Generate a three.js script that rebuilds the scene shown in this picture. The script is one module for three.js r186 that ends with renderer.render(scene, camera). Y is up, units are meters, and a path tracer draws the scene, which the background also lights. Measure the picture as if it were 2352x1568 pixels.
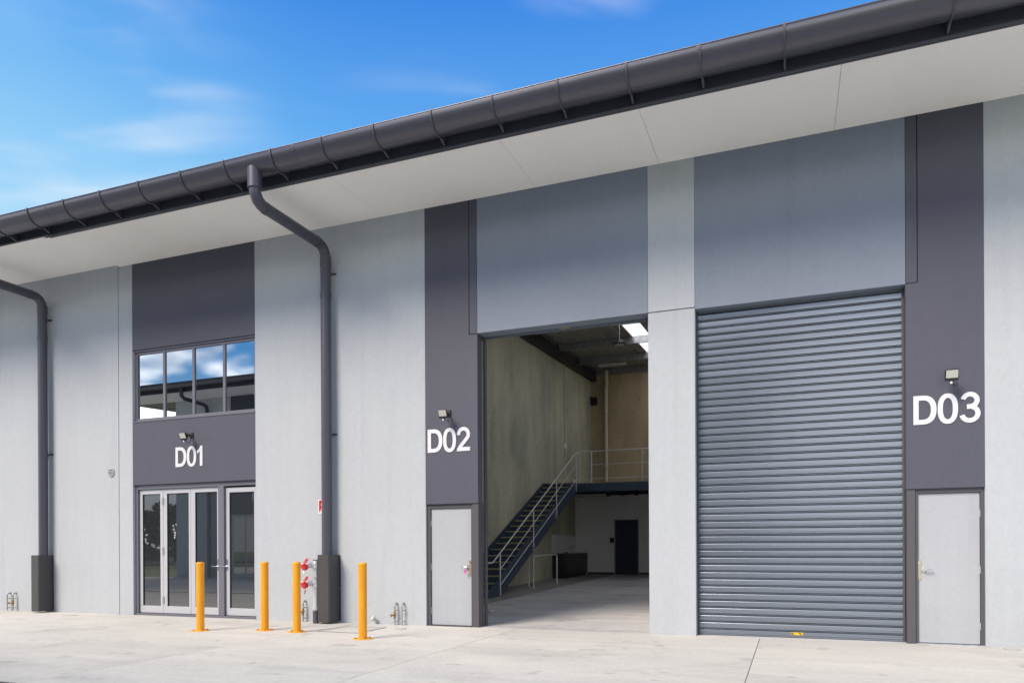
import * as THREE from 'three';
import { RoundedBoxGeometry } from 'three/addons/geometries/RoundedBoxGeometry.js';
import { mergeGeometries } from 'three/addons/utils/BufferGeometryUtils.js';

// ---------------------------------------------------------------- camera, sky, sun, exposure
const scene = new THREE.Scene();
const camera = new THREE.PerspectiveCamera(50.03, 1.5, 0.1, 600);
camera.position.set(0, 1.45, 12.235);
camera.rotation.order = 'YXZ';
camera.rotation.set(0, 0.365, -0.005);
camera.setViewOffset(2352, 1568, 0, -474, 2352, 1568);        // rising front: verticals stay upright
const renderer = new THREE.WebGLRenderer({ antialias: true });
renderer.toneMapping = THREE.LinearToneMapping;
renderer.toneMappingExposure = 1.7;
renderer.shadowMap.enabled = true;

function mulberry(a) { return () => { a = (a + 0x6d2b79f5) | 0; let t = Math.imul(a ^ (a >>> 15), 1 | a); t = (t + Math.imul(t ^ (t >>> 7), 61 | t)) ^ t; return ((t ^ (t >>> 14)) >>> 0) / 4294967296; }; }
const rnd = mulberry(7);
const lerp = (a, b, t) => a + (b - a) * t, clamp = (x, a = 0, b = 1) => Math.min(b, Math.max(a, x));
const smooth = (a, b, x) => { const t = clamp((x - a) / (b - a)); return t * t * (3 - 2 * t); };
// lattice noise: 3-D (sky) and tiling 2-D (textures)
const PERM = new Uint8Array(512); { const p = [...Array(256).keys()]; for (let i = 255; i > 0; i--) { const j = Math.floor(rnd() * (i + 1)); [p[i], p[j]] = [p[j], p[i]]; } for (let i = 0; i < 512; i++) PERM[i] = p[i & 255]; }
const VAL = Float32Array.from({ length: 256 }, () => rnd());
const fade = (t) => t * t * t * (t * (t * 6 - 15) + 10);
function n3(x, y, z) {
  const X = Math.floor(x), Y = Math.floor(y), Z = Math.floor(z), u = fade(x - X), v = fade(y - Y), w = fade(z - Z);
  const h = (i, j, k) => VAL[PERM[PERM[PERM[(X + i) & 255] + ((Y + j) & 255)] + ((Z + k) & 255)]];
  return lerp(lerp(lerp(h(0, 0, 0), h(1, 0, 0), u), lerp(h(0, 1, 0), h(1, 1, 0), u), v), lerp(lerp(h(0, 0, 1), h(1, 0, 1), u), lerp(h(0, 1, 1), h(1, 1, 1), u), v), w);
}
function f3(x, y, z, o = 5) { let s = 0, a = 0.5, n = 0; for (let i = 0; i < o; i++) { s += a * n3(x, y, z); n += a; a *= 0.5; x = x * 2.03 + 7.1; y = y * 2.03 + 3.7; z = z * 2.03 + 1.3; } return s / n; }
function t2(x, y, px, py, s) {       // tiles every px, py cells
  const X = Math.floor(x), Y = Math.floor(y), u = fade(x - X), v = fade(y - Y), m = (a, b) => ((a % b) + b) % b;
  const h = (i, j) => VAL[PERM[PERM[m(X + i, px) & 255] + ((m(Y + j, py) + s * 37) & 255)]];
  return lerp(lerp(h(0, 0), h(1, 0), u), lerp(h(0, 1), h(1, 1), u), v);
}
function tf(u, v, cx, cy, o = 4, s = 0) { let r = 0, a = 0.5, n = 0; for (let i = 0; i < o; i++) { r += a * t2(u * cx, v * cy, cx, cy, s + i * 5); n += a; a *= 0.55; cx *= 2; cy *= 2; } return r / n; }

// the sun stands behind thin cloud, in front of the building and to its left
const SUN = new THREE.Vector3(-0.55, 0.92, 0.85).normalize();
{
  const W = 2048, H = 1024, data = new Float32Array(W * H * 4);
  const ramp = [[-90, .50, .50, .49], [-2, .60, .62, .64], [4, .74, .84, .93], [14, .48, .76, .97], [21, .285, .61, .945], [28, .135, .43, .885], [37, .05, .255, .79], [60, .028, .16, .62], [90, .024, .14, .56]];
  for (let j = 0; j < H; j++) {
    const th = ((j + 0.5) / H - 0.5) * Math.PI, el = th * 180 / Math.PI;
    const hue = (e) => { let k = 0; while (k < ramp.length - 2 && e > ramp[k + 1][0]) k++; const q = clamp((e - ramp[k][0]) / (ramp[k + 1][0] - ramp[k][0])); return [1, 2, 3].map((c) => lerp(ramp[k][c], ramp[k + 1][c], q) * 0.588); };
    const ahead = hue(el), behind = hue(el + 14 * smooth(3, 14, el));
    for (let i = 0; i < W; i++) {
      const ph = ((i + 0.5) / W - 0.5) * 2 * Math.PI, x = Math.cos(ph) * Math.cos(th), z = Math.sin(ph) * Math.cos(th), y = Math.sin(th), o = (j * W + i) * 4;
      const fb = smooth(-0.2, 0.4, z), lft = smooth(-0.45, -0.75, x) * smooth(0.2, -0.2, z), c = (lft > 0 ? hue(el - 4.5 * lft) : ahead).map((a, e) => lerp(a, behind[e], fb));
      if (y > -0.02) {
        const d = 1 / (y + 0.16), px = x * d, pz = z * d, front = smooth(-0.35, 0.3, z - 0.1 * x + 0.25 * y);
        // thin streaks of high cloud everywhere
        const wx = px * 0.8 - pz * 0.5, wz = px * 0.5 + pz * 0.8;
        const warp = f3(wx * 0.9, 4.2, wz * 0.9, 3) * 1.8;
        let ci = f3(wx * 0.9 + warp, 1.5, wz * 3.0 + warp, 6);
        const ci2 = f3(wx * 2.1 + warp, 7.5, wz * 6.5 + warp * 1.5, 6); ci = smooth(0.46, 0.74, 0.45 * ci + 0.55 * ci2) * smooth(-0.52, -0.68, x) * 1.0 + smooth(0.56, 0.78, 0.35 * ci + 0.65 * ci2) * 0.34 * smooth(-0.62, -0.2, x);
        const sd = Math.max(0, x * SUN.x + y * SUN.y + z * SUN.z);
        let cu = f3(px * 1.15 + 3, 2.2, pz * 1.15 + warp * 0.4, 6) + 0.12 * smooth(15, 9, el) - 0.09 * smooth(12.5, 16.5, el) * smooth(44, 32, el) + 0.14 * smooth(40, 60, el);
        cu = smooth(0.455, 0.565, cu) * front;
        const glow = 1.35 + 0.9 * Math.pow(sd, 3) + 1.0 * Math.pow(sd, 30), sh = 0.82 + 0.36 * f3(px * 2.3, 9.1, pz * 2.3, 4);
        for (let e = 0; e < 3; e++) {
          c[e] = lerp(c[e], [0.56, 0.585, 0.60][e], ci * 0.9 * smooth(0, 6, el));
          c[e] *= 1 + 0.5 * Math.pow(sd, 12) * front;
          c[e] = lerp(c[e], [1.0, 0.985, 0.965][e] * glow * sh, cu * smooth(-3, 1, el));
        }
      }
      data[o] = c[0]; data[o + 1] = c[1]; data[o + 2] = c[2]; data[o + 3] = 1;
    }
  }
  const sky = new THREE.DataTexture(data, W, H, THREE.RGBAFormat, THREE.FloatType);
  sky.mapping = THREE.EquirectangularReflectionMapping; sky.magFilter = sky.minFilter = THREE.LinearFilter; sky.needsUpdate = true;
  scene.background = sky; scene.environment = sky;
}
const sun = new THREE.DirectionalLight(0xfff0dc, 3.2);
sun.position.copy(SUN).multiplyScalar(60); sun.target.position.set(-5, 2, 0);
sun.castShadow = true; sun.shadow.radius = 52; sun.shadow.mapSize.set(2048, 2048);
Object.assign(sun.shadow.camera, { left: -40, right: 40, top: 30, bottom: -30, near: 1, far: 140 });
scene.add(sun, sun.target);

// ---------------------------------------------------------------- helpers
const used = {};
const numbered = (n) => { const k = used[n] = (used[n] ?? -1) + 1; return k ? n + '_' + String(k).padStart(3, '0') : n; };
function tag(o, label, category, group) { o.userData.label = label; o.userData.category = category; if (group) o.userData.group = group; return o; }
function thing(name, label, category, pos = [0, 0, 0], group) {
  const g = new THREE.Group(); g.name = numbered(name); g.position.set(...pos); scene.add(g); tag(g, label, category, group); g.updateMatrixWorld(); return g;
}
const flat = (g) => { let r = g.index ? g.toNonIndexed() : g; if (!r.attributes.normal) r.computeVertexNormals(); for (const k of Object.keys(r.attributes)) if (!['position', 'normal', 'uv'].includes(k)) r.deleteAttribute(k); return r; };
function metreUV(g) {                // box mapping in metres
  const p = g.attributes.position, n = g.attributes.normal, uv = new Float32Array(p.count * 2);
  for (let i = 0; i < p.count; i++) {
    const a = Math.abs(n.getX(i)), b = Math.abs(n.getY(i)), c = Math.abs(n.getZ(i));
    if (a >= b && a >= c) { uv[2 * i] = p.getZ(i); uv[2 * i + 1] = p.getY(i); } else if (b >= c) { uv[2 * i] = p.getX(i); uv[2 * i + 1] = p.getZ(i); } else { uv[2 * i] = p.getX(i); uv[2 * i + 1] = p.getY(i); }
  }
  g.setAttribute('uv', new THREE.BufferAttribute(uv, 2)); return g;
}
// geometry is written in world metres and moved to its parent's frame
function part(name, geos, mat, parent, keepUV) {
  let g = mergeGeometries([geos].flat().map(flat)); if (!keepUV) metreUV(g);
  const m = new THREE.Mesh(g, mat); m.name = parent ? name : numbered(name); m.castShadow = m.receiveShadow = true;
  if (parent) { let o = parent, v = new THREE.Vector3(); while (o && o !== scene) { v.add(o.position); o = o.parent; } g.translate(-v.x, -v.y, -v.z); parent.add(m); } else scene.add(m);
  return m;
}
function struct(name, geos, mat, parent) { const m = part(name, geos, mat, parent); if (!parent) m.userData.kind = 'structure'; return m; }
const box = (x0, x1, y0, y1, z0, z1, r = 0) => {
  const w = x1 - x0, h = y1 - y0, d = z1 - z0; r = Math.min(r, w / 2.2, h / 2.2, d / 2.2);
  const g = r > 0 ? new RoundedBoxGeometry(w, h, d, 1, r) : new THREE.BoxGeometry(w, h, d);
  return g.translate((x0 + x1) / 2, (y0 + y1) / 2, (z0 + z1) / 2);
};
const V = (x, y, z) => new THREE.Vector3(x, y, z);
class Poly extends THREE.Curve { constructor(c) { super(); this.c = c; } getPoint(t, o = new THREE.Vector3()) { return o.copy(this.c.getPointAt(clamp(t))); } }
function bent(points, r) {           // straight runs joined by rounded elbows
  const path = new THREE.CurvePath(), P = points.map((p) => V(...p)); let a = P[0];
  for (let i = 1; i < P.length - 1; i++) {
    const d0 = P[i - 1].clone().sub(P[i]), d1 = P[i + 1].clone().sub(P[i]), k = Math.min(r, d0.length() * 0.49, d1.length() * 0.49);
    const s = P[i].clone().addScaledVector(d0.normalize(), k), e = P[i].clone().addScaledVector(d1.normalize(), k);
    path.add(new THREE.LineCurve3(a, s)); path.add(new THREE.QuadraticBezierCurve3(s, P[i].clone(), e)); a = e;
  }
  path.add(new THREE.LineCurve3(a, P.at(-1))); return path;
}
const tube = (points, r, bend = 0.1, seg = 10, n = 0) => new THREE.TubeGeometry(new Poly(bent(points, bend)), n || (points.length < 3 ? 1 : points.length * 12), r, seg, false);
function rod(a, b, r, seg = 12, r2 = r) {
  const A = V(...a), B = V(...b), d = B.clone().sub(A), g = new THREE.CylinderGeometry(r2, r, d.length(), seg);
  g.applyQuaternion(new THREE.Quaternion().setFromUnitVectors(V(0, 1, 0), d.clone().normalize())); return g.translate((A.x + B.x) / 2, (A.y + B.y) / 2, (A.z + B.z) / 2);
}
function prismX(pts, x0, x1) {       // outline in (z, y), run along x
  const s = new THREE.Shape(pts.map(([z, y]) => new THREE.Vector2(-z, y)));
  const g = new THREE.ExtrudeGeometry(s, { depth: x1 - x0, bevelEnabled: false, curveSegments: 4 });
  return g.rotateY(Math.PI / 2).translate(x0, 0, 0);
}
function prismZ(shape, z0, depth, bevel = 0) { return new THREE.ExtrudeGeometry(shape, { depth, bevelEnabled: bevel > 0, bevelSize: bevel, bevelThickness: bevel, bevelSegments: 1, curveSegments: 12 }).translate(0, 0, z0); }

const shapeOf = (pts, hole) => { const s = new THREE.Shape(pts.map(([x, y]) => new THREE.Vector2(x, y))); if (hole) s.holes.push(new THREE.Path(hole.map(([x, y]) => new THREE.Vector2(x, y)))); return s; };

// ---------------------------------------------------------------- materials
function texture(size, fn, srgb) {   // fn(u, v) -> value or [r, g, b] in 0..1 (linear); stored as sRGB for colour
  const d = new Uint8Array(size * size * 4), enc = (x) => srgb ? (x <= 0.0031308 ? 12.92 * x : 1.055 * Math.pow(x, 1 / 2.4) - 0.055) : x;
  for (let j = 0; j < size; j++) for (let i = 0; i < size; i++) {
    let c = fn((i + 0.5) / size, (j + 0.5) / size); if (!c.length) c = [c, c, c];
    const o = (j * size + i) * 4; for (let e = 0; e < 3; e++) d[o + e] = Math.round(255 * clamp(enc(clamp(c[e])))); d[o + 3] = 255;
  }
  const t = new THREE.DataTexture(d, size, size); t.wrapS = t.wrapT = THREE.RepeatWrapping; t.magFilter = THREE.LinearFilter; t.minFilter = THREE.LinearMipmapLinearFilter; t.generateMipmaps = true;
  if (srgb) t.colorSpace = THREE.SRGBColorSpace; t.needsUpdate = true; return t;
}
const rep = (t, m, n = m) => { const c = t.clone(); c.repeat.set(1 / m, 1 / n); c.needsUpdate = true; return c; };
const std = (o) => new THREE.MeshStandardMaterial(o);
const rgb = (r, g, b) => new THREE.Color().setRGB(r, g, b);
// rolled acrylic coat on precast: orange-peel grain, faint roller streaks and rain marks
const grain = texture(512, (u, v) => 0.6 * tf(u, v, 64, 64, 3, 1) + 0.4 * tf(u, v, 128, 128, 2, 4));
const mottle = texture(1024, (u, v) => {
  const big = tf(u, v, 3, 3, 5, 2), streak = tf(u, v, 48, 3, 3, 9), fine = tf(u, v, 160, 160, 2, 6);
  const lapY = Math.floor(v * 6 + 0.5 * tf(u, 0.3, 5, 1, 1, 3)), lap = VAL[(lapY * 57 + Math.floor(u * 2.3) * 13) & 255] - 0.5, runs = smooth(0.62, 0.8, tf(u, v, 26, 2, 3, 51));
  const k = 0.90 + 0.025 * lap - 0.035 * runs + 0.08 * (big - 0.5) + 0.05 * (streak - 0.5) + 0.08 * (fine - 0.5) + 0.05; return [k, k, k];
}, true);
const soffitMap = texture(512, (u, v) => { const k = 0.95 + 0.05 * (tf(u, v, 3, 3, 4, 61) - 0.5) + 0.03 * (tf(u, v, 100, 100, 2, 3) - 0.5); return [k, k, k]; }, true);
const paint = (c, rough = 0.72) => std({ color: c, roughness: rough, map: rep(mottle, 6, 8), bumpMap: rep(grain, 0.9), bumpScale: 0.0016 });
const concreteMap = texture(2048, (u, v) => {
  const big = tf(u, v, 3, 4, 5, 3), band = tf(u, v, 4, 26, 4, 11), fine = tf(u, v, 220, 220, 2, 8), spot = smooth(0.70, 0.80, tf(u, v, 22, 20, 4, 14)), wet = smooth(0.56, 0.66, tf(u, v, 5, 6, 5, 17));
  let tyre = 0; for (const [cx, cy, r, w] of [[0.1, -0.6, 1.02, 0.012], [0.1, -0.6, 1.18, 0.012], [1.3, 0.2, 0.85, 0.010], [1.3, 0.2, 0.98, 0.010], [0.5, 1.9, 1.45, 0.014]]) { const d = Math.abs(Math.hypot(u - cx, (v - cy) * 0.9) - r); tyre += smooth(w, w * 0.3, d) * (0.3 + 0.7 * tf(u, v, 30, 30, 2, 9)) * smooth(0.35, 0.6, tf(u, v, 4, 4, 2, 71)); }
  const drip = smooth(0.80, 0.86, tf(u, v, 34, 31, 2, 77));
  let k = 0.86 - 0.055 * tyre - 0.16 * drip + 0.20 * (big - 0.5) + 0.18 * (band - 0.5) + 0.13 * (fine - 0.5) - 0.06 * spot - 0.055 * wet; return [k * (1 + 0.03 * (big - 0.5)), k, k * (1 - 0.06 * (band - 0.5))];
}, true);
const concreteBump = texture(512, (u, v) => 0.6 * tf(u, v, 40, 90, 3, 3) + 0.4 * tf(u, v, 128, 128, 2, 7));
const apronMats = [0, 1, 2].map((i) => { const m = rep(concreteMap, 9.5, 8.2); m.offset.set(0.31 * i, 0.47 * i); return std({ color: rgb(0.55, 0.542, 0.508).multiplyScalar([1, 0.955, 1.03][i]), roughness: 0.85, map: m, bumpMap: rep(concreteBump, 1.6), bumpScale: 0.0022 }); });
const slabMap = texture(1024, (u, v) => {
  const big = tf(u, v, 4, 3, 5, 21), scuff = smooth(0.55, 0.75, tf(u, v, 9, 30, 4, 5)), fine = tf(u, v, 150, 150, 2, 2);
  const k = 0.80 + 0.35 * (big - 0.5) - 0.20 * scuff + 0.10 * (fine - 0.5); return [k, k, k];
}, true);
const slabRough = texture(512, (u, v) => 0.42 + 0.5 * (tf(u, v, 5, 9, 4, 13) - 0.3));
const tiltMap = texture(1024, (u, v) => {
  const big = tf(u, v, 4, 3, 5, 31), run = tf(u, v, 14, 3, 4, 33), fine = tf(u, v, 120, 120, 2, 6), pit = smooth(0.74, 0.80, tf(u, v, 60, 60, 2, 15));
  const k = 0.80 + 0.75 * (big - 0.5) + 0.36 * (run - 0.5) + 0.12 * (fine - 0.5) - 0.12 * pit; return [k * (1 + 0.10 * (run - 0.5)), k, k * (1 - 0.22 * (big - 0.5))];
}, true);
const zincMap = texture(512, (u, v) => { const k = 0.72 + 0.5 * (tf(u, v, 24, 8, 4, 41) - 0.5) + 0.15 * (tf(u, v, 6, 40, 2, 43) - 0.5); return [k, k, k * 1.02]; }, true);
const dent = texture(256, (u, v) => tf(u, v, 5, 3, 3, 81));
const chipMap = texture(512, (u, v) => { const chip = 0.35 * smooth(0.77, 0.80, tf(u, v, 40, 30, 3, 85)), fadeP = tf(u, v, 6, 6, 4, 87); return [(0.92 + 0.16 * (fadeP - 0.5)) * (1 - 0.5 * chip), (0.92 + 0.22 * (fadeP - 0.5)) * (1 - 0.5 * chip), 0.9 * (1 + chip * 2)]; }, true);
const M = {
  pale: paint(rgb(0.406, 0.438, 0.472)),
  dark: paint(rgb(0.064, 0.068, 0.096), 0.6),
  blue: paint(rgb(0.190, 0.224, 0.285), 0.6),
  soffit: std({ color: rgb(0.92, 0.905, 0.86), roughness: 0.85, map: rep(soffitMap, 5), bumpMap: rep(grain, 1.2), bumpScale: 0.001 }),
  gutter: std({ color: rgb(0.094, 0.094, 0.114), roughness: 0.27, metalness: 0.5 }),
  fascia: std({ color: rgb(0.052, 0.054, 0.072), roughness: 0.5 }),
  pipe: std({ color: rgb(0.058, 0.060, 0.082), roughness: 0.42, bumpMap: rep(grain, 0.6), bumpScale: 0.0006 }),
  guard: std({ color: rgb(0.054, 0.054, 0.058), roughness: 0.55, map: rep(mottle, 2.2), metalness: 0.1 }),
  frame: std({ color: rgb(0.15, 0.152, 0.185), roughness: 0.45, metalness: 0.3 }),
  leaf: std({ color: rgb(0.46, 0.475, 0.51), roughness: 0.42, metalness: 0.25 }),
  seal: std({ color: rgb(0.012, 0.012, 0.013), roughness: 0.7 }),
  doorPaint: std({ color: rgb(0.36, 0.385, 0.42), roughness: 0.5, map: rep(mottle, 4), bumpMap: rep(grain, 1.4), bumpScale: 0.0008 }),
  doorFrame: std({ color: rgb(0.068, 0.067, 0.077), roughness: 0.5 }),
  slat: std({ color: rgb(0.185, 0.214, 0.258), roughness: 0.23, metalness: 0.5 }),
  chrome: std({ color: rgb(0.80, 0.80, 0.80), roughness: 0.14, metalness: 1 }),
  brass: std({ color: rgb(0.52, 0.45, 0.34), roughness: 0.38, metalness: 0.9 }),
  bronze: std({ color: rgb(0.34, 0.22, 0.09), roughness: 0.45, metalness: 0.85 }),
  copper: std({ color: rgb(0.36, 0.38, 0.37), roughness: 0.45, metalness: 0.5 }),
  zinc: std({ color: rgb(0.62, 0.64, 0.65), roughness: 0.42, metalness: 0.75, map: rep(zincMap, 1.1) }),
  handrail: std({ color: rgb(0.88, 0.89, 0.89), roughness: 0.32, metalness: 0.4, map: rep(zincMap, 0.7) }),
  white: std({ color: rgb(0.80, 0.80, 0.81), roughness: 0.5 }),
  letters: std({ color: rgb(0.62, 0.63, 0.66), roughness: 0.45 }),
  pvc: std({ color: rgb(0.66, 0.62, 0.48), roughness: 0.4 }),
  yellow: std({ color: rgb(0.78, 0.335, 0.005), roughness: 0.42, map: rep(chipMap, 1.3), bumpMap: rep(grain, 0.5), bumpScale: 0.0004 }),
  red: std({ color: rgb(0.55, 0.022, 0.035), roughness: 0.35 }),
  black: std({ color: rgb(0.018, 0.018, 0.020), roughness: 0.45 }),
  lens: std({ color: rgb(0.50, 0.50, 0.44), roughness: 0.3 }),
  pink: std({ color: rgb(0.82, 0.04, 0.36), roughness: 0.4 }),
  navy: std({ color: rgb(0.036, 0.058, 0.098), roughness: 0.42 }),
  navyDoor: std({ color: rgb(0.018, 0.023, 0.050), roughness: 0.5 }),
  nosing: std({ color: rgb(0.40, 0.37, 0.16), roughness: 0.6 }),
  slab: std({ color: rgb(0.60, 0.60, 0.60), roughness: 1, roughnessMap: rep(slabRough, 7), map: rep(slabMap, 7.5, 6) }),
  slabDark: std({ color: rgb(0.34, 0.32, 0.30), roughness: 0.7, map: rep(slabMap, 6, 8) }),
  tilt: std({ color: rgb(0.57, 0.56, 0.43), roughness: 0.85, map: rep(tiltMap, 6.5, 7.5), bumpMap: rep(grain, 2.2), bumpScale: 0.002 }),
  tiltBrown: std({ color: rgb(0.60, 0.49, 0.31), roughness: 0.85, map: rep(tiltMap, 7.1, 8.3), bumpMap: rep(grain, 2.2), bumpScale: 0.002 }),
  plaster: std({ color: rgb(0.82, 0.82, 0.80), roughness: 0.8, map: rep(mottle, 5) }),
  rafter: std({ color: rgb(0.020, 0.021, 0.026), roughness: 0.55 }),
  sheet: std({ color: rgb(0.44, 0.44, 0.41), roughness: 0.5, metalness: 0.4, map: rep(zincMap, 2.3) }),
  cabinet: std({ color: rgb(0.016, 0.015, 0.018), roughness: 0.4 }),
  bench: std({ color: rgb(0.035, 0.033, 0.034), roughness: 0.3 }),
  tile: std({ color: rgb(0.74, 0.75, 0.78), roughness: 0.22 }),
  skylight: new THREE.MeshPhysicalMaterial({ color: rgb(0.96, 0.97, 0.97), roughness: 0.85, transmission: 0.97, thickness: 0 }),
  glass: new THREE.MeshPhysicalMaterial({ color: rgb(0.16, 0.18, 0.20), roughness: 0.006, ior: 2.4, transmission: 0.85, thickness: 0 }),
  mirrorGlass: new THREE.MeshPhysicalMaterial({ color: rgb(0.50, 0.515, 0.54), roughness: 0.004, metalness: 1 }),
  grass: std({ color: rgb(0.07, 0.11, 0.03), roughness: 0.95 }),
  bark: std({ color: rgb(0.12, 0.09, 0.06), roughness: 0.95 }),
  asphalt: std({ color: rgb(0.055, 0.056, 0.06), roughness: 0.9, bumpMap: rep(concreteBump, 0.8), bumpScale: 0.004 }),
  oppWall: paint(rgb(0.50, 0.52, 0.53)),
};
M.cap = std({ color: rgb(0.56, 0.56, 0.54), roughness: 0.6, map: rep(slabMap, 0.6) });
M.leafGreen = std({ color: rgb(0.045, 0.072, 0.026), roughness: 0.8, side: THREE.DoubleSide });

// ---------------------------------------------------------------- ground
{
  struct('ground', new THREE.PlaneGeometry(600, 600).rotateX(-Math.PI / 2).translate(0, -0.16, 0), M.grass);
  const yard = new THREE.Group(); yard.name = 'concrete_yard'; yard.userData.kind = 'structure'; scene.add(yard);
  const cuts = [-60, -33.5, -29.4, -25.2, -21.0, -16.9, -12.75, -10.75, -7.9, -4.62, -0.47, 3.7, 7.9, 12.0, 20];
  const g = 0.004;
  for (let i = 0; i + 1 < cuts.length; i++) part('slab', box(cuts[i] + g, cuts[i + 1] - g, -0.15, 0, 0.004, 6.68, 0.004), apronMats[i % 3], yard);
  for (let i = 0; i + 1 < cuts.length; i++) part('slab', box(cuts[i] + g, cuts[i + 1] - g, -0.15, 0, 6.99, 17.4, 0.004), apronMats[(i + 1) % 3], yard);
  part('joint_filler', box(-60, 20, -0.15, -0.012, 0.0, 6.68), std({ color: rgb(0.16, 0.14, 0.12), roughness: 0.95 }), yard);
  part('drain_channel', box(-60, 20, -0.15, -0.02, 6.685, 6.985), M.black, yard);
  const slot = []; for (let x = -30; x < 12; x += 0.06) slot.push(box(x, x + 0.035, -0.018, -0.003, 6.69, 6.98));
  const gr = part('drain_grate', slot, M.guard, yard); gr.userData.kind = 'stuff';
  struct('asphalt_road', box(-90, -60.01, -0.15, -0.01, -60, 120), M.asphalt);
}

// ---------------------------------------------------------------- the warehouse
const house = thing('warehouse', 'long grey precast concrete warehouse with dark panels, deep white soffit and charcoal gutter', 'building');
const WT = 8.05, ZB = -0.2;
const wall = (name, x0, x1, y0, y1, mat, zf = 0, zb = ZB) => part(name, box(x0, x1, y0, y1, zb, zf, 0.007), mat, house);
const lPanel = (pts) => part('dark_panel', prismZ(shapeOf(pts.map(([x, y]) => [x, y])), ZB + 0.005, -ZB - 0.010, 0.005), M.dark, house);
wall('wall_panel', -32, -14.163, -0.1, WT, M.pale);
wall('wall_panel', -14.149, -13.738, -0.1, WT, M.pale);
wall('dark_panel', -13.737, -10.351, 5.89, WT, M.dark);
wall('dark_panel', -13.737, -10.351, 2.885, 4.285, M.dark);
wall('wall_panel', -10.35, -6.402, -0.1, WT, M.pale);
lPanel([[-6.401, 2.275], [-5.337, 2.275], [-5.337, 5.352], [-5.506, 5.352], [-5.506, WT], [-6.401, WT]]);
wall('dark_strip', -5.494, -5.339, 5.365, WT, M.dark, -0.006);
wall('header_panel', -5.336, -2.221, 5.362, WT, M.blue, 0, -0.28);
wall('pillar_panel', -2.22, -1.456, 5.369, WT, M.pale);
wall('pillar', -2.22, -1.456, -0.1, 5.355, M.pale, 0.004, -0.24);
wall('header_panel', -1.455, 1.604, 5.332, WT, M.blue, 0, -0.24);
wall('dark_strip', 1.607, 1.758, 5.345, WT, M.dark, -0.006);
lPanel([[1.605, 2.295], [2.604, 2.295], [2.604, WT], [1.77, WT], [1.77, 5.332], [1.605, 5.332]]);
wall('wall_panel', 2.605, 10, -0.1, WT, M.pale);
wall('door_jamb', -5.462, -5.338, -0.1, 2.274, M.doorFrame, -0.02, -0.26);
wall('door_jamb', 1.606, 1.722, -0.1, 2.294, M.doorFrame, -0.02, -0.24);
part('backing', box(-5.52, -5.32, 5.3, WT, -0.3, -0.21), M.dark, house);
part('backing', box(1.6, 1.8, 5.3, WT, -0.3, -0.21), M.dark, house);
part('backing', box(-14.3, -14.0, -0.1, WT, -0.3, -0.205), M.black, house);
part('backing', box(-2.3, -1.4, 5.2, 5.5, -0.3, -0.245), M.dark, house);

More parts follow.
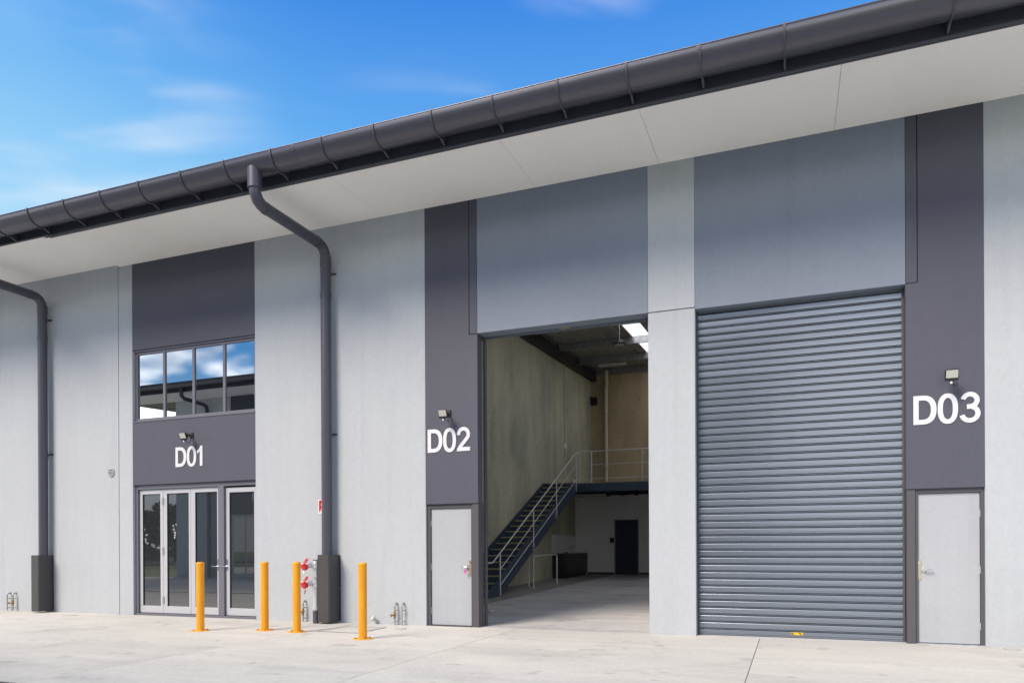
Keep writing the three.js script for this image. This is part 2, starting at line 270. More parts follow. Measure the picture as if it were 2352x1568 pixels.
// soffit sheets, fascia and the half-round gutter
{
  const xs = [-32, -28.4, -26.0, -23.6, -21.2, -18.8, -16.5, -14.1, -11.9, -9.6, -7.27, -4.18, -2.02, 0.645, 3.05, 5.45, 7.85, 10];
  for (let i = 0; i + 1 < xs.length; i++) {
    const up = xs[i] < -14.2 ? 0.045 : 0;
    part('soffit_sheet', prismX([[0.002, 7.815 + up], [1.79, 7.742 + up], [1.79, 7.757 + up], [0.002, 7.83 + up]], xs[i] + 0.0025, xs[i + 1] - 0.0025), M.soffit, house);
  }
  part('fascia', [box(-13.9, 10, 7.722, 8.16, 1.792, 1.83, 0.004), box(-13.9, 10, 7.722, 7.762, 1.832, 1.852, 0.006)], M.fascia, house);
  part('fascia', [box(-32, -13.9, 7.772, 8.16, 1.80, 1.826, 0.004), box(-32, -13.9, 7.772, 7.80, 1.828, 1.846, 0.006)], M.fascia, house);
  const R = 0.245, ZC = 2.085, YC = 8.065;
  const arc = (r, a0, a1, n) => Array.from({ length: n + 1 }, (_, i) => { const a = lerp(a0, a1, i / n); return [ZC + r * Math.cos(a), YC + r * Math.sin(a)]; });
  const gut = (x0, x1) => {
    const outline = [...arc(R, -Math.PI, 0, 28), ...arc(R - 0.006, 0, -Math.PI, 28)], s = new THREE.Shape(outline.map(([z, y]) => new THREE.Vector2(-z, y)));
    const g = new THREE.ExtrudeGeometry(s, { depth: x1 - x0, bevelEnabled: false }).rotateY(Math.PI / 2).translate(x0, 0, 0);
    // smooth shading round the curve
    const f = flat(g), p = f.attributes.position, n = f.attributes.normal;
    for (let i = 0; i < p.count; i++) { if (Math.abs(n.getX(i)) > 0.9) continue; const dz = p.getZ(i) - ZC, dy = p.getY(i) - YC, l = Math.hypot(dz, dy), sg = l > R - 0.003 ? 1 : -1; n.setXYZ(i, 0, sg * dy / l, sg * dz / l); }
    return [f, rod([x0, YC + 0.004, ZC + R - 0.004], [x1, YC + 0.004, ZC + R - 0.004], 0.013, 10)];
  };
  const joints = [-32, -25.2, -19.3, -13.35, -7.6, -1.115, 4.9, 10];
  for (let i = 0; i + 1 < joints.length; i++) part('gutter_length', gut(joints[i] + 0.001, joints[i + 1] - 0.001), M.gutter, house);
  for (const x of joints.slice(1, -1)) part('gutter_seam', prismX([...arc(R + 0.004, -Math.PI * 0.9, 0.05, 24), ...arc(R + 0.0005, 0.05, -Math.PI * 0.9, 24)], x - 0.03, x + 0.03), M.gutter, house);
  const hx = [-30.8, -29.8, -28.8, -27.8, -26.8, -25.8, -24.8, -23.8, -22.8, -21.8, -20.8, -19.8, -18.8, -17.8, -16.8, -15.8, -14.81, -13.83, -12.86, -11.92, -10.97, -9.99, -9.03, -8.05, -7.05, -6.08, -5.07, -4.07, -3.07, -2.08, -1.1, -0.05, 1.84, 2.8, 3.8, 4.8, 5.8, 6.8, 7.8, 8.8];
  const ring = [...arc(R + 0.016, 0.08, -Math.PI * 0.62, 20), [1.853, 7.775], [1.832, 7.775], [1.832, 7.93], ...arc(R + 0.002, -Math.PI * 0.82, 0.08, 22)];
  for (const x of hx) part('gutter_hanger', prismX(ring, x - 0.014, x + 0.014), M.fascia, house);
  part('roof', [prismX([[-22, 9.80], [0.4, 8.68], [1.86, 8.12], [1.86, 8.135], [0.4, 8.70], [-22, 9.82]], -32, -8.8), prismX([[0.30, 8.68], [0.4, 8.66], [1.86, 8.12], [1.86, 8.135], [0.4, 8.69], [0.3, 8.70]], -8.8, -1.85), prismX([[-22, 9.80], [0.4, 8.68], [1.86, 8.12], [1.86, 8.135], [0.4, 8.70], [-22, 9.82]], -1.85, 10)], M.sheet, house);
  part('parapet', box(-32, 10, WT + 0.002, 8.66, -0.2, -0.02), M.pale, house);
  part('end_wall', box(-32, -31.8, -0.1, 8.6, -22, -0.21), M.pale, house); part('end_wall', box(9.8, 10, -0.1, 8.6, -22, -0.21), M.pale, house);
}

// upper window of the first unit
{
  const w = new THREE.Group(); w.name = 'window'; house.add(w);
  const z0 = -0.14, z1 = -0.075, X0 = -13.725, X1 = -10.36;
  part('frame', [box(X0, X1, 5.80, 5.888, z0, z1, 0.006), box(X0, X1, 4.29, 4.372, z0, z1 + 0.01, 0.006), box(X0, -13.668, 4.372, 5.80, z0, z1, 0.006), box(-10.43, X1, 4.372, 5.80, z0, z1, 0.006), box(X0, X1, 5.855, 5.889, z1, -0.035, 0.004), box(X0, X1, 4.282, 4.305, -0.07, 0.012, 0.004)], M.frame, w);
  const cx = [-13.668, -12.895, -12.065, -11.23, -10.43];
  for (let i = 1; i < 4; i++) part('mullion', box(cx[i] - 0.033, cx[i] + 0.033, 4.372, 5.80, z0, z1 - 0.004, 0.006), M.frame, w);
  const tilt = [0.003, -0.002, 0.0025, -0.003];
  for (let i = 0; i < 4; i++) { const g = box(cx[i] + (i ? 0.034 : 0.001), cx[i + 1] - (i < 3 ? 0.034 : 0.001), 4.373, 5.799, -0.006, 0, 0); g.rotateY(tilt[i] * 0.3).translate(0, 0, -0.105 + cx[i] * tilt[i] * 0.3); part('pane', g, M.mirrorGlass, w); }
  part('wall_lining', box(-13.9, -10.2, 2.9, 8, -0.42, -0.36), M.black, house);
}
// glazed folding doors and the single door beside them
{
  const f = new THREE.Group(); f.name = 'glazed_door_frame'; house.add(f);
  part('frame', [box(-13.735, -10.352, 2.79, 2.884, -0.17, -0.06, 0.006), box(-13.735, -13.66, 0.03, 2.79, -0.17, -0.06, 0.006), box(-13.735, -10.352, -0.02, 0.04, -0.17, -0.05, 0.006), box(-11.388, -11.232, 0.04, 2.79, -0.17, -0.055, 0.006), box(-10.40, -10.352, 0.04, 2.79, -0.17, -0.06, 0.006)], M.frame, f);
  const leaf = (name, x0, x1, y1, sl, sr) => {
    const d = new THREE.Group(); d.name = name; house.add(d); const z0 = -0.155, z1 = -0.105, yb = 0.05, gb = 0.205, gt = y1 - 0.10;
    part('leaf_frame', [box(x0, x1, gt, y1, z0, z1, 0.005), box(x0, x1, yb, gb, z0, z1, 0.005), box(x0, x0 + sl, gb, gt, z0, z1, 0.005), box(x1 - sr, x1, gb, gt, z0, z1, 0.005)], M.leaf, d);
    part('glazing_seal', [box(x0 + sl, x0 + sl + 0.012, gb, gt, -0.145, -0.112), box(x1 - sr - 0.012, x1 - sr, gb, gt, -0.145, -0.112), box(x0 + sl + 0.012, x1 - sr - 0.012, gt - 0.012, gt, -0.145, -0.112)], M.seal, d);
    part('pane', box(x0 + sl + 0.012, x1 - sr - 0.012, gb, gt - 0.012, -0.136, -0.130), M.glass, d);
    return d;
  };
  const a = leaf('folding_door_leaf', -13.655, -12.968, 2.785, 0.085, 0.085), b = leaf('folding_door_leaf', -12.962, -12.186, 2.785, 0.105, 0.055), c = leaf('folding_door_leaf', -12.18, -11.394, 2.785, 0.12, 0.066);
  const e = leaf('hinged_door', -11.228, -10.405, 2.755, 0.10, 0.075);
  for (const y of [2.52, 1.42, 0.34]) part('hinge', [box(-12.99, -12.94, y - 0.075, y + 0.075, -0.104, -0.088, 0.006), rod([-12.965, y - 0.08, -0.09], [-12.965, y + 0.08, -0.09], 0.010)], M.zinc, b);
  const lever = (x, s, p) => part('handle', [box(x - 0.018, x + 0.018, 1.0, 1.24, -0.104, -0.094, 0.004), rod([x, 1.09, -0.1], [x, 1.09, -0.045], 0.010), rod([x, 1.09, -0.047], [x + s * 0.13, 1.09, -0.047], 0.010)], M.chrome, p);
  lever(-11.425, -1, c); lever(-11.185, -1, e);
  part('threshold', box(-13.735, -10.352, -0.03, 0.012, -0.3, -0.02, 0.004), M.frame, f);
  // the dim shopfront room behind the glass
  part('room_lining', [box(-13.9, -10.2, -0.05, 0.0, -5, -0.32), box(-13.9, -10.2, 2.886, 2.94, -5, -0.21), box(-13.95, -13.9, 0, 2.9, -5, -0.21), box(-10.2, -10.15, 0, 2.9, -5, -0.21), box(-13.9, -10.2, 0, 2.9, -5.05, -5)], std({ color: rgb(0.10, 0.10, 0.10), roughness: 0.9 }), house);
}
// the two flush personnel doors
function flushDoor(x0, x1, yTop, hingeLeft, keyTag) {
  const d = new THREE.Group(); d.name = 'personnel_door'; house.add(d);
  const z = -0.075;
  part('leaf', box(x0, x1, 0.02, yTop, z - 0.045, z, 0.003), M.doorPaint, d);
  const fx0 = hingeLeft ? -6.398 : 1.725, fx1 = hingeLeft ? -5.465 : 2.603;
  part('door_frame', [box(fx0, x0 - 0.004, -0.05, yTop + 0.045, -0.19, -0.045, 0.004), box(x1 + 0.004, fx1, -0.05, yTop + 0.045, -0.19, -0.045, 0.004), box(fx0, fx1, yTop + 0.004, hingeLeft ? 2.274 : 2.294, -0.19, -0.046, 0.004)], M.doorFrame, d);
  const hxx = hingeLeft ? x0 - 0.002 : x1 + 0.002;
  for (const y of [0.28, 1.1, 1.92]) part('hinge', [rod([hxx, y - 0.055, z + 0.006], [hxx, y + 0.055, z + 0.006], 0.011), box(hxx - 0.013, hxx + 0.013, y - 0.053, y + 0.053, z - 0.01, z + 0.004, 0.002)], M.doorPaint, d);
  const lx = hingeLeft ? x1 - 0.012 : x0 + 0.002, s = hingeLeft ? -1 : 1;
  part('lock_plate', box(lx - 0.034, lx + 0.034, 0.945, 1.245, z + 0.001, z + 0.012, 0.004), M.brass, d);
  part('lock_cylinder', rod([lx, 1.195, z + 0.01], [lx, 1.195, z + 0.024], 0.017, 16), M.chrome, d);
  const hx0 = lx + s * 0.062;
  part('handle', [rod([hx0, 1.10, z], [hx0, 1.10, z + 0.02], 0.036, 20), rod([hx0, 1.10, z + 0.01], [hx0, 1.10, z + 0.062], 0.013), tube([[hx0, 1.10, z + 0.06], [hx0 + s * 0.05, 1.10, z + 0.064], [hx0 + s * 0.115, 1.096, z + 0.05]], 0.011, 0.03)], M.chrome, d);
  part('door_sill', box(fx0, fx1, -0.04, 0.010, -0.19, -0.01, 0.003), hingeLeft ? M.doorFrame : M.zinc, d);
  if (keyTag) {
    part('key', [rod([hx0, 1.085, z + 0.063], [hx0, 1.085, z + 0.088], 0.006), box(hx0 - 0.003, hx0 + 0.003, 1.055, 1.085, z + 0.075, z + 0.084)], M.chrome, d);
    const k = part('key_tag', box(hx0 - 0.055, hx0 - 0.018, 0.985, 1.055, z + 0.074, z + 0.079, 0.002).translate(0.012, 0, 0), M.pink, d); k.userData.label = 'bright pink key tag';
  }
  return d;
}
flushDoor(-6.325, -5.50, 2.19, true, true);
flushDoor(1.764, 2.552, 2.222, false, false);

// roller shutters
const warning = (() => {
  const c = document.createElement('canvas'); c.width = 256; c.height = 64; const g = c.getContext('2d');
  g.fillStyle = '#d9b013'; g.fillRect(0, 0, 256, 64); g.fillStyle = '#141208';
  g.fillRect(6, 8, 44, 48); g.fillStyle = '#d9b013'; g.fillRect(14, 16, 12, 16); g.fillRect(34, 34, 10, 14);
  g.fillStyle = '#141208'; g.fillRect(46, 44, 34, 10); g.beginPath(); g.moveTo(150, 8); g.lineTo(196, 12); g.lineTo(244, 50); g.lineTo(206, 56); g.closePath(); g.fill();
  const t = new THREE.CanvasTexture(c); t.colorSpace = THREE.SRGBColorSpace; return std({ map: t, roughness: 0.5 });
})();
function label(x0, x1, y0, y1, z, mat, parent, name = 'warning_label') { return part(name, new THREE.PlaneGeometry(x1 - x0, y1 - y0).translate((x0 + x1) / 2, (y0 + y1) / 2, z), mat, parent, true); }
{
  const r = new THREE.Group(); r.name = 'roller_door'; house.add(r);
  const X0 = -1.452, X1 = 1.602, Z = -0.172, pitch = 0.1177;
  // one rolled-steel slat: flat face, rounded edges, groove and a small rib
  const h = pitch, prof = [[-0.016, 0.0], [-0.028, 0.001], [-0.030, 0.005], [-0.028, 0.0085], [-0.006, 0.009], [-0.001, 0.011], [-0.001, 0.0145], [-0.006, 0.0175], [-0.020, 0.020], [-0.030, 0.0215], [-0.030, 0.026], [-0.026, 0.0285], [-0.002, 0.029], [0.001, 0.032], [0.002, 0.070], [0.001, 0.102], [-0.003, 0.1095], [-0.010, 0.115], [-0.016, h]];
  const outline = [...prof.map(([z, y]) => [Z + z, y]), [Z - 0.036, h], [Z - 0.036, 0]];
  const slats = [0.94, 1, 1.04, 0.98].map((f) => { const m = M.slat.clone(); m.color.multiplyScalar(f); m.roughness = 0.23 + (f - 0.94) * 0.5; m.bumpMap = rep(dent, 2.1); m.bumpScale = 0.003; return m; });
  const g0 = metreUV(flat(prismX(outline, X0 + 0.03, X1 - 0.03)));
  for (let i = 0; i < 45; i++) { const m = new THREE.Mesh(g0, slats[Math.floor(rnd() * 4)]); m.name = 'slat'; m.position.set(0, 0.098 + i * pitch + (rnd() - 0.5) * 0.0016, 0); m.rotation.set(0, (rnd() - 0.5) * 0.0012, (rnd() - 0.5) * 0.0008); m.castShadow = m.receiveShadow = true; r.add(m); }
  part('bottom_rail', [box(X0 + 0.03, X1 - 0.03, 0.035, 0.096, Z - 0.03, Z + 0.004, 0.006), box(X0 + 0.03, X1 - 0.03, 0.012, 0.034, Z - 0.025, Z - 0.002, 0.003)], M.slat, r);
  label(-0.01, 0.165, 0.052, 0.092, Z + 0.0065, warning, r);
  for (const s of [[X0 + 0.001, X0 + 0.032], [X1 - 0.032, X1 - 0.001]]) part('guide_rail', [box(s[0], s[1], -0.02, 5.33, Z - 0.06, Z + 0.012, 0.004)], M.doorFrame, r);
  part('shutter_box', box(X0, X1, 5.335, 6.1, -0.9, -0.245), M.doorFrame, r);
  // the open one, rolled up behind the header
  const o = new THREE.Group(); o.name = 'roller_door'; house.add(o);
  part('bottom_rail', [box(-5.30, -2.25, 5.345, 5.43, -0.335, -0.285, 0.006), box(-5.30, -2.25, 5.325, 5.344, -0.33, -0.29, 0.003)], M.slat, o);
  label(-3.85, -3.66, 5.352, 5.41, -0.2825, warning, o);
  part('shutter_roll', rod([-5.32, 5.72, -0.55], [-2.24, 5.72, -0.55], 0.26, 24), M.slat, o);
  part('guide_rail', box(-5.335, -5.29, -0.05, 5.9, -0.345, -0.265, 0.004), M.doorFrame, o); part('guide_rail', box(-2.262, -2.222, -0.05, 5.9, -0.345, -0.245, 0.004), M.doorFrame, o);
}

// ---------------------------------------------------------------- inside the open unit
const FL = (z) => -0.017 * z;                                  // the slab rises slightly to the back
const slope = (g) => { const p = g.attributes.position; for (let i = 0; i < p.count; i++) p.setY(i, p.getY(i) + FL(p.getZ(i))); return g; };
{
  const fl = new THREE.Group(); fl.name = 'interior_floor'; fl.userData.kind = 'structure'; scene.add(fl);
  const s = (x0, x1, z0, z1, m) => part('slab', slope(box(x0, x1, -0.15, 0, z0, z1, 0.002)), m, fl);
  s(-7.0, -4.172, -7.3, -0.003, M.slab); s(-4.165, -1.86, -7.3, -0.003, M.slab); s(-7.0, -4.172, -14.2, -7.306, M.slab); s(-4.165, -1.86, -14.2, -7.306, M.slab); s(-7.0, -1.86, -18.2, -14.206, M.slab);
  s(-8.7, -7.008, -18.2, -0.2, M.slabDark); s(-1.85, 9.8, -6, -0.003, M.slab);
}
{
  const side = (x0, x1, z0, z1) => prismX([[z0, -0.1], [z1, -0.1], [z1, 8.675 - 0.05 * z1], [z0, 8.675 - 0.05 * z0]], x0, x1);
  part('party_wall', side(-8.85, -8.7, -16.66, -0.2), M.tilt, house); part('party_wall', side(-8.85, -8.7, -21.06, -16.675), M.tilt, house);
  part('party_wall', side(-1.85, -1.7, -21.06, -0.25), M.plaster, house);
}
part('rear_wall', box(-8.85, -1.7, 3.0, 9.72, -21.3, -21.06), M.tiltBrown, house);
part('rear_wall', box(-8.85, -1.7, -0.1, 3.0, -21.3, -21.06), M.tilt, house);
{
  const RY = (z) => 8.68 - 0.05 * z;
  const steep = (x0, x1, y0, y1, z0, z1) => { const g = box(x0, x1, y0, y1, z0, z1), p = g.attributes.position; for (let i = 0; i < p.count; i++) p.setY(i, p.getY(i) + RY(p.getZ(i))); return g; };
  // corrugated roof sheets with translucent strips let in between
  const ribs = (x0, x1) => { const out = []; for (let x = x0 + 0.06; x < x1 - 0.04; x += 0.19) out.push(steep(x, Math.min(x + 0.045, x1), -0.03, 0, -21.06, 0.28)); return out; };
  for (const [a, b] of [[-8.7, -5.61], [-4.9, -4.2], [-3.29, -2.8]]) part('roof_sheet', [steep(a, b, 0.001, 0.02, -21.2, 0.29), ...ribs(a, b)], M.sheet, house);
  for (const [a, b] of [[-5.6, -4.91], [-4.19, -3.3], [-2.79, -1.86]]) part('skylight', (() => { const g = new THREE.PlaneGeometry(b - a, 21.49).rotateX(-Math.PI / 2).translate((a + b) / 2, 0.006, -10.455), p = g.attributes.position; for (let i = 0; i < p.count; i++) p.setY(i, p.getY(i) + RY(p.getZ(i))); return g; })(), M.skylight, house);
  for (const [a, b] of [[-5.625, -5.585], [-4.93, -4.89], [-4.22, -4.18], [-3.31, -3.27]]) part('skylight_flashing', steep(a, b, -0.03, 0.0, -21.06, 0.28), std({ color: rgb(0.42, 0.30, 0.18), roughness: 0.5 }), house);
  part('rafter', steep(-8.69, -8.46, -0.56, -0.16, -21.05, -0.3), M.rafter, house);
  part('rafter', steep(-2.1, -1.86, -0.56, -0.16, -21.05, -0.3), M.rafter, house);
  for (const z of [-3.4, -6.3, -9.3, -12.3, -15.25, -18.2, -20.98]) {
    part('purlin', [steep(-8.6, -1.9, -0.29, -0.03, z - 0.012, z + 0.012), steep(-8.6, -1.9, -0.30, -0.285, z - 0.012, z + 0.075), steep(-8.6, -1.9, -0.045, -0.031, z - 0.075, z + 0.012)], M.zinc, house);
    part('purlin_cleat', [steep(-8.62, -8.5, -0.34, -0.06, z + 0.014, z + 0.04), steep(-8.72, -8.62, -0.34, -0.02, z - 0.05, z + 0.05)], M.rafter, house);
  }
  part('eave_closer', box(-8.7, -1.85, 8.4, 8.68, 0.0, 0.29), M.rafter, house);
}
// office under the mezzanine
{
  const w = thing('office_wall', 'white painted office wall below the mezzanine at the back of unit D02', 'wall', [-5.2, 0.3, -18.2]);
  part('wall_lining', [box(-8.699, -6.99, 0.31, 3.66, -18.35, -18.2), box(-5.96, -1.86, 0.31, 3.66, -18.35, -18.2), box(-6.99, -5.96, 2.62, 3.66, -18.35, -18.2), box(-6.99, -5.96, 0.2, 2.6, -18.45, -18.352)], M.plaster, w);
  part('skirting', [box(-8.15, -6.995, 0.28, 0.40, -18.198, -18.186, 0.003), box(-5.955, -1.87, 0.28, 0.40, -18.198, -18.186, 0.003)], M.doorFrame, w);
  const d = new THREE.Group(); d.name = 'door'; w.add(d);
  part('leaf', box(-6.93, -6.01, 0.29, 2.58, -18.25, -18.205, 0.003), M.navyDoor, d);
  part('door_frame', [box(-6.985, -6.935, 0.28, 2.62, -18.3, -18.19, 0.004), box(-6.005, -5.962, 0.28, 2.62, -18.3, -18.19, 0.004), box(-6.934, -6.006, 2.583, 2.62, -18.3, -18.19, 0.004)], M.frame, d);
  part('handle', [rod([-6.86, 1.3, -18.205], [-6.86, 1.3, -18.15], 0.012), rod([-6.86, 1.3, -18.155], [-6.74, 1.3, -18.155], 0.011)], M.chrome, d);
  const p = part('light_switch', box(-7.19, -7.0, 1.65, 1.86, -18.199, -18.185, 0.004), M.black, w); p.userData.label = 'dark square plate beside the navy door';
}
{
  const k = thing('kitchen_cabinet', 'black kitchen cabinet with sink in the back corner under the mezzanine', 'cabinet', [-8.42, FL(-16.5), -16.5]);
  const y0 = 0.26, y1 = 1.19;
  part('carcass', box(-8.69, -8.18, y0 + 0.12, y1, -18.19, -14.9, 0.003), M.cabinet, k);
  part('kickboard', box(-8.69, -8.24, y0 - 0.02, y0 + 0.12, -18.19, -14.93), M.cabinet, k);
  const zs = [-14.905, -15.25, -16.0, -16.75, -17.45, -18.185];
  for (let i = 1; i < 5; i++) part('cabinet_door', box(-8.179, -8.158, y0 + 0.13, y1 - 0.02, zs[i + 1] + 0.004, zs[i] - 0.004, 0.003), M.cabinet, k);
  for (let i = 0; i < 4; i++) part('drawer', box(-8.179, -8.158, y0 + 0.13 + i * 0.225, y0 + 0.35 + i * 0.225, zs[1] + 0.004, zs[0] - 0.004, 0.003), M.cabinet, k);
  part('benchtop', box(-8.695, -8.13, y1, y1 + 0.04, -18.19, -14.86, 0.008), M.bench, k);
  part('mixer_tap', [rod([-8.5, y1 + 0.04, -16.4], [-8.5, y1 + 0.22, -16.4], 0.028), tube([[-8.5, y1 + 0.18, -16.4], [-8.38, y1 + 0.30, -16.55], [-8.24, y1 + 0.34, -16.75]], 0.018, 0.05), rod([-8.5, y1 + 0.2, -16.4], [-8.44, y1 + 0.26, -16.36], 0.012)], M.chrome, k);
  part('sink', box(-8.58, -8.22, y1 + 0.0405, y1 + 0.048, -16.9, -16.3, 0.003), M.zinc, k);
  part('splashback', [box(-8.699, -8.685, y1 + 0.04, 1.96, -18.19, -14.87, 0.002), box(-8.684, -8.17, y1 + 0.04, 1.96, -18.199, -18.186, 0.002)], M.tile, k);
}
{
  const z = thing('mezzanine', 'dark blue steel mezzanine floor across the back of the unit', 'mezzanine', [-5, 3.5, -14.4]);
  part('edge_beam', [box(-7.46, -1.86, 3.545, 3.85, -14.41, -14.39, 0.002), box(-7.46, -1.86, 3.545, 3.56, -14.50, -14.411), box(-7.46, -1.86, 3.835, 3.85, -14.50, -14.411)], M.navy, z);
  part('deck', box(-8.69, -1.86, 3.851, 3.885, -21.05, -14.385, 0.002), std({ color: rgb(0.30, 0.26, 0.18), roughness: 0.8 }), z);
  for (let x = -8.4; x < -2; x += 0.6) part('joist', [box(x, x + 0.02, 3.62, 3.85, -21.0, -14.52), box(x - 0.03, x + 0.05, 3.605, 3.619, -21.0, -14.52)], M.rafter, z);
  part('landing_beam', box(-8.69, -7.47, 3.545, 3.85, -14.47, -14.45, 0.002), M.navy, z);
}
{
  const s = thing('staircase', 'navy steel staircase with galvanised handrail climbing along the left wall of unit D02', 'staircase', [-8.0, FL(-5.9), -5.9]);
  const N = 20, zA = -6.0, zB = -14.42, yA = 0.10, yB = 3.87, dz = (zB - zA) / N, dy = (yB - yA) / N, xl = -8.64, xr = -7.56, k = dy / -dz;
  for (let i = 0; i < N; i++) {
    const y = yA + (i + 1) * dy, z = zA + i * dz;
    const t = part('tread', box(xl, xr, y - 0.03, y, z + dz - 0.03, z + 0.02, 0.004), M.navy, s);
    part('nosing', [box(xl + 0.01, xr - 0.01, y + 0.001, y + 0.006, z - 0.04, z + 0.022), box(xl + 0.01, xr - 0.01, y - 0.028, y + 0.006, z + 0.0215, z + 0.026)], M.nosing, t);
    part('riser', box(xl, xr, y - dy + 0.002, y - 0.032, z - 0.012, z - 0.004), M.navy, s);
  }
  const str = (x0, x1) => prismX([[-5.72, FL(-5.7)], [-5.72, 0.28], [-13.72, 0.28 + k * 8.0], [-14.42, 3.87], [-14.42, 3.48], [-13.9, 3.36], [-6.45, 0.04], [-6.4, FL(-6.4)]], x0, x1);
  part('stringer', str(xr + 0.001, xr + 0.016), M.navy, s); part('stringer', str(xl - 0.016, xl - 0.001), M.navy, s);
  part('stringer_flange', prismX([[-6.5, 0.04], [-13.9, 3.345], [-13.9, 3.36], [-6.5, 0.055]], xr - 0.07, xr), M.navy, s);
  // posts bolted to the outside of the stringer, handrail and two knee rails
  const X = xr + 0.05, posts = [[-6.5, 0.15], [-9.32, 1.44], [-11.73, 2.53], [-14.2, 3.62]];
  const hr = (z) => 1.345 + (z + 6.5) * -k * 1.0;
  for (const [z, y] of posts) {
    const p = part('post', rod([X, y, z], [X, y + (z < -14 ? 1.4 : 1.17), z], 0.021), M.handrail, s);
    for (const dyy of [0.085, -0.045]) part('post_bracket', box(X - 0.045, X + 0.03, y + dyy - 0.025, y + dyy + 0.025, z - 0.05, z + 0.05, 0.008), M.zinc, p);
  }
  const top = (z) => 1.325 + 0.462 * (-6.5 - z);
  part('handrail', tube([[X, 1.05, -5.45], [X, 1.05, -5.95], [X, 4.98, -14.15], [X, 5.05, -14.45], [X + 0.08, 5.05, -14.43]], 0.022, 0.07, 10, 90), M.handrail, s);
  part('knee_rail', tube([[X, 0.86, -6.5], [X, 4.50, -14.12], [X, 4.55, -14.45], [X + 0.08, 4.55, -14.43]], 0.0135, 0.06, 8, 60), M.handrail, s);
  part('knee_rail', tube([[X, 0.42, -6.5], [X, 3.97, -14.15], [X, 4.03, -14.45], [X + 0.08, 4.03, -14.43]], 0.0135, 0.06, 8, 60), M.handrail, s);
}
{
  const b = thing('balustrade', 'galvanised three-rail balustrade along the mezzanine edge', 'railing', [-5, 3.89, -14.43]);
  for (const x of [-6.98, -5.08, -3.2]) part('post', [rod([x, 3.88, -14.43], [x, 5.05, -14.43], 0.021), rod([x, 3.886, -14.43], [x, 3.90, -14.43], 0.05)], M.handrail, b);
  for (const [y, r] of [[5.05, 0.026], [4.55, 0.016], [4.03, 0.016]]) part('rail', rod([-7.43, y, -14.43], [-1.9, y, -14.43], r), M.handrail, b);
}
{
  const u = thing('hoop_rail', 'galvanised hoop rail standing on the floor beside the stairs', 'railing', [-7.62, FL(-10.8), -10.8]);
  part('hoop', tube([[-7.61, 0.15, -9.58], [-7.61, 1.18, -9.58], [-7.62, 1.22, -12.07], [-7.62, 0.2, -12.07]], 0.026, 0.09, 10, 60), M.handrail, u);
  for (const z of [-9.58, -12.07]) part('base_plate', slope(box(-7.69, -7.54, 0.002, 0.012, z - 0.07, z + 0.07)), M.zinc, u);
  const v = thing('steel_post', 'slim galvanised post standing below the stairs', 'post', [-8.0, FL(-10.25), -10.25]);
  part('shaft', rod([-8.0, 0.17, -10.25], [-8.0, 1.62, -10.25], 0.024), M.handrail, v); part('foot', slope(box(-8.07, -7.93, 0.002, 0.014, -10.32, -10.18)), M.zinc, v);
}
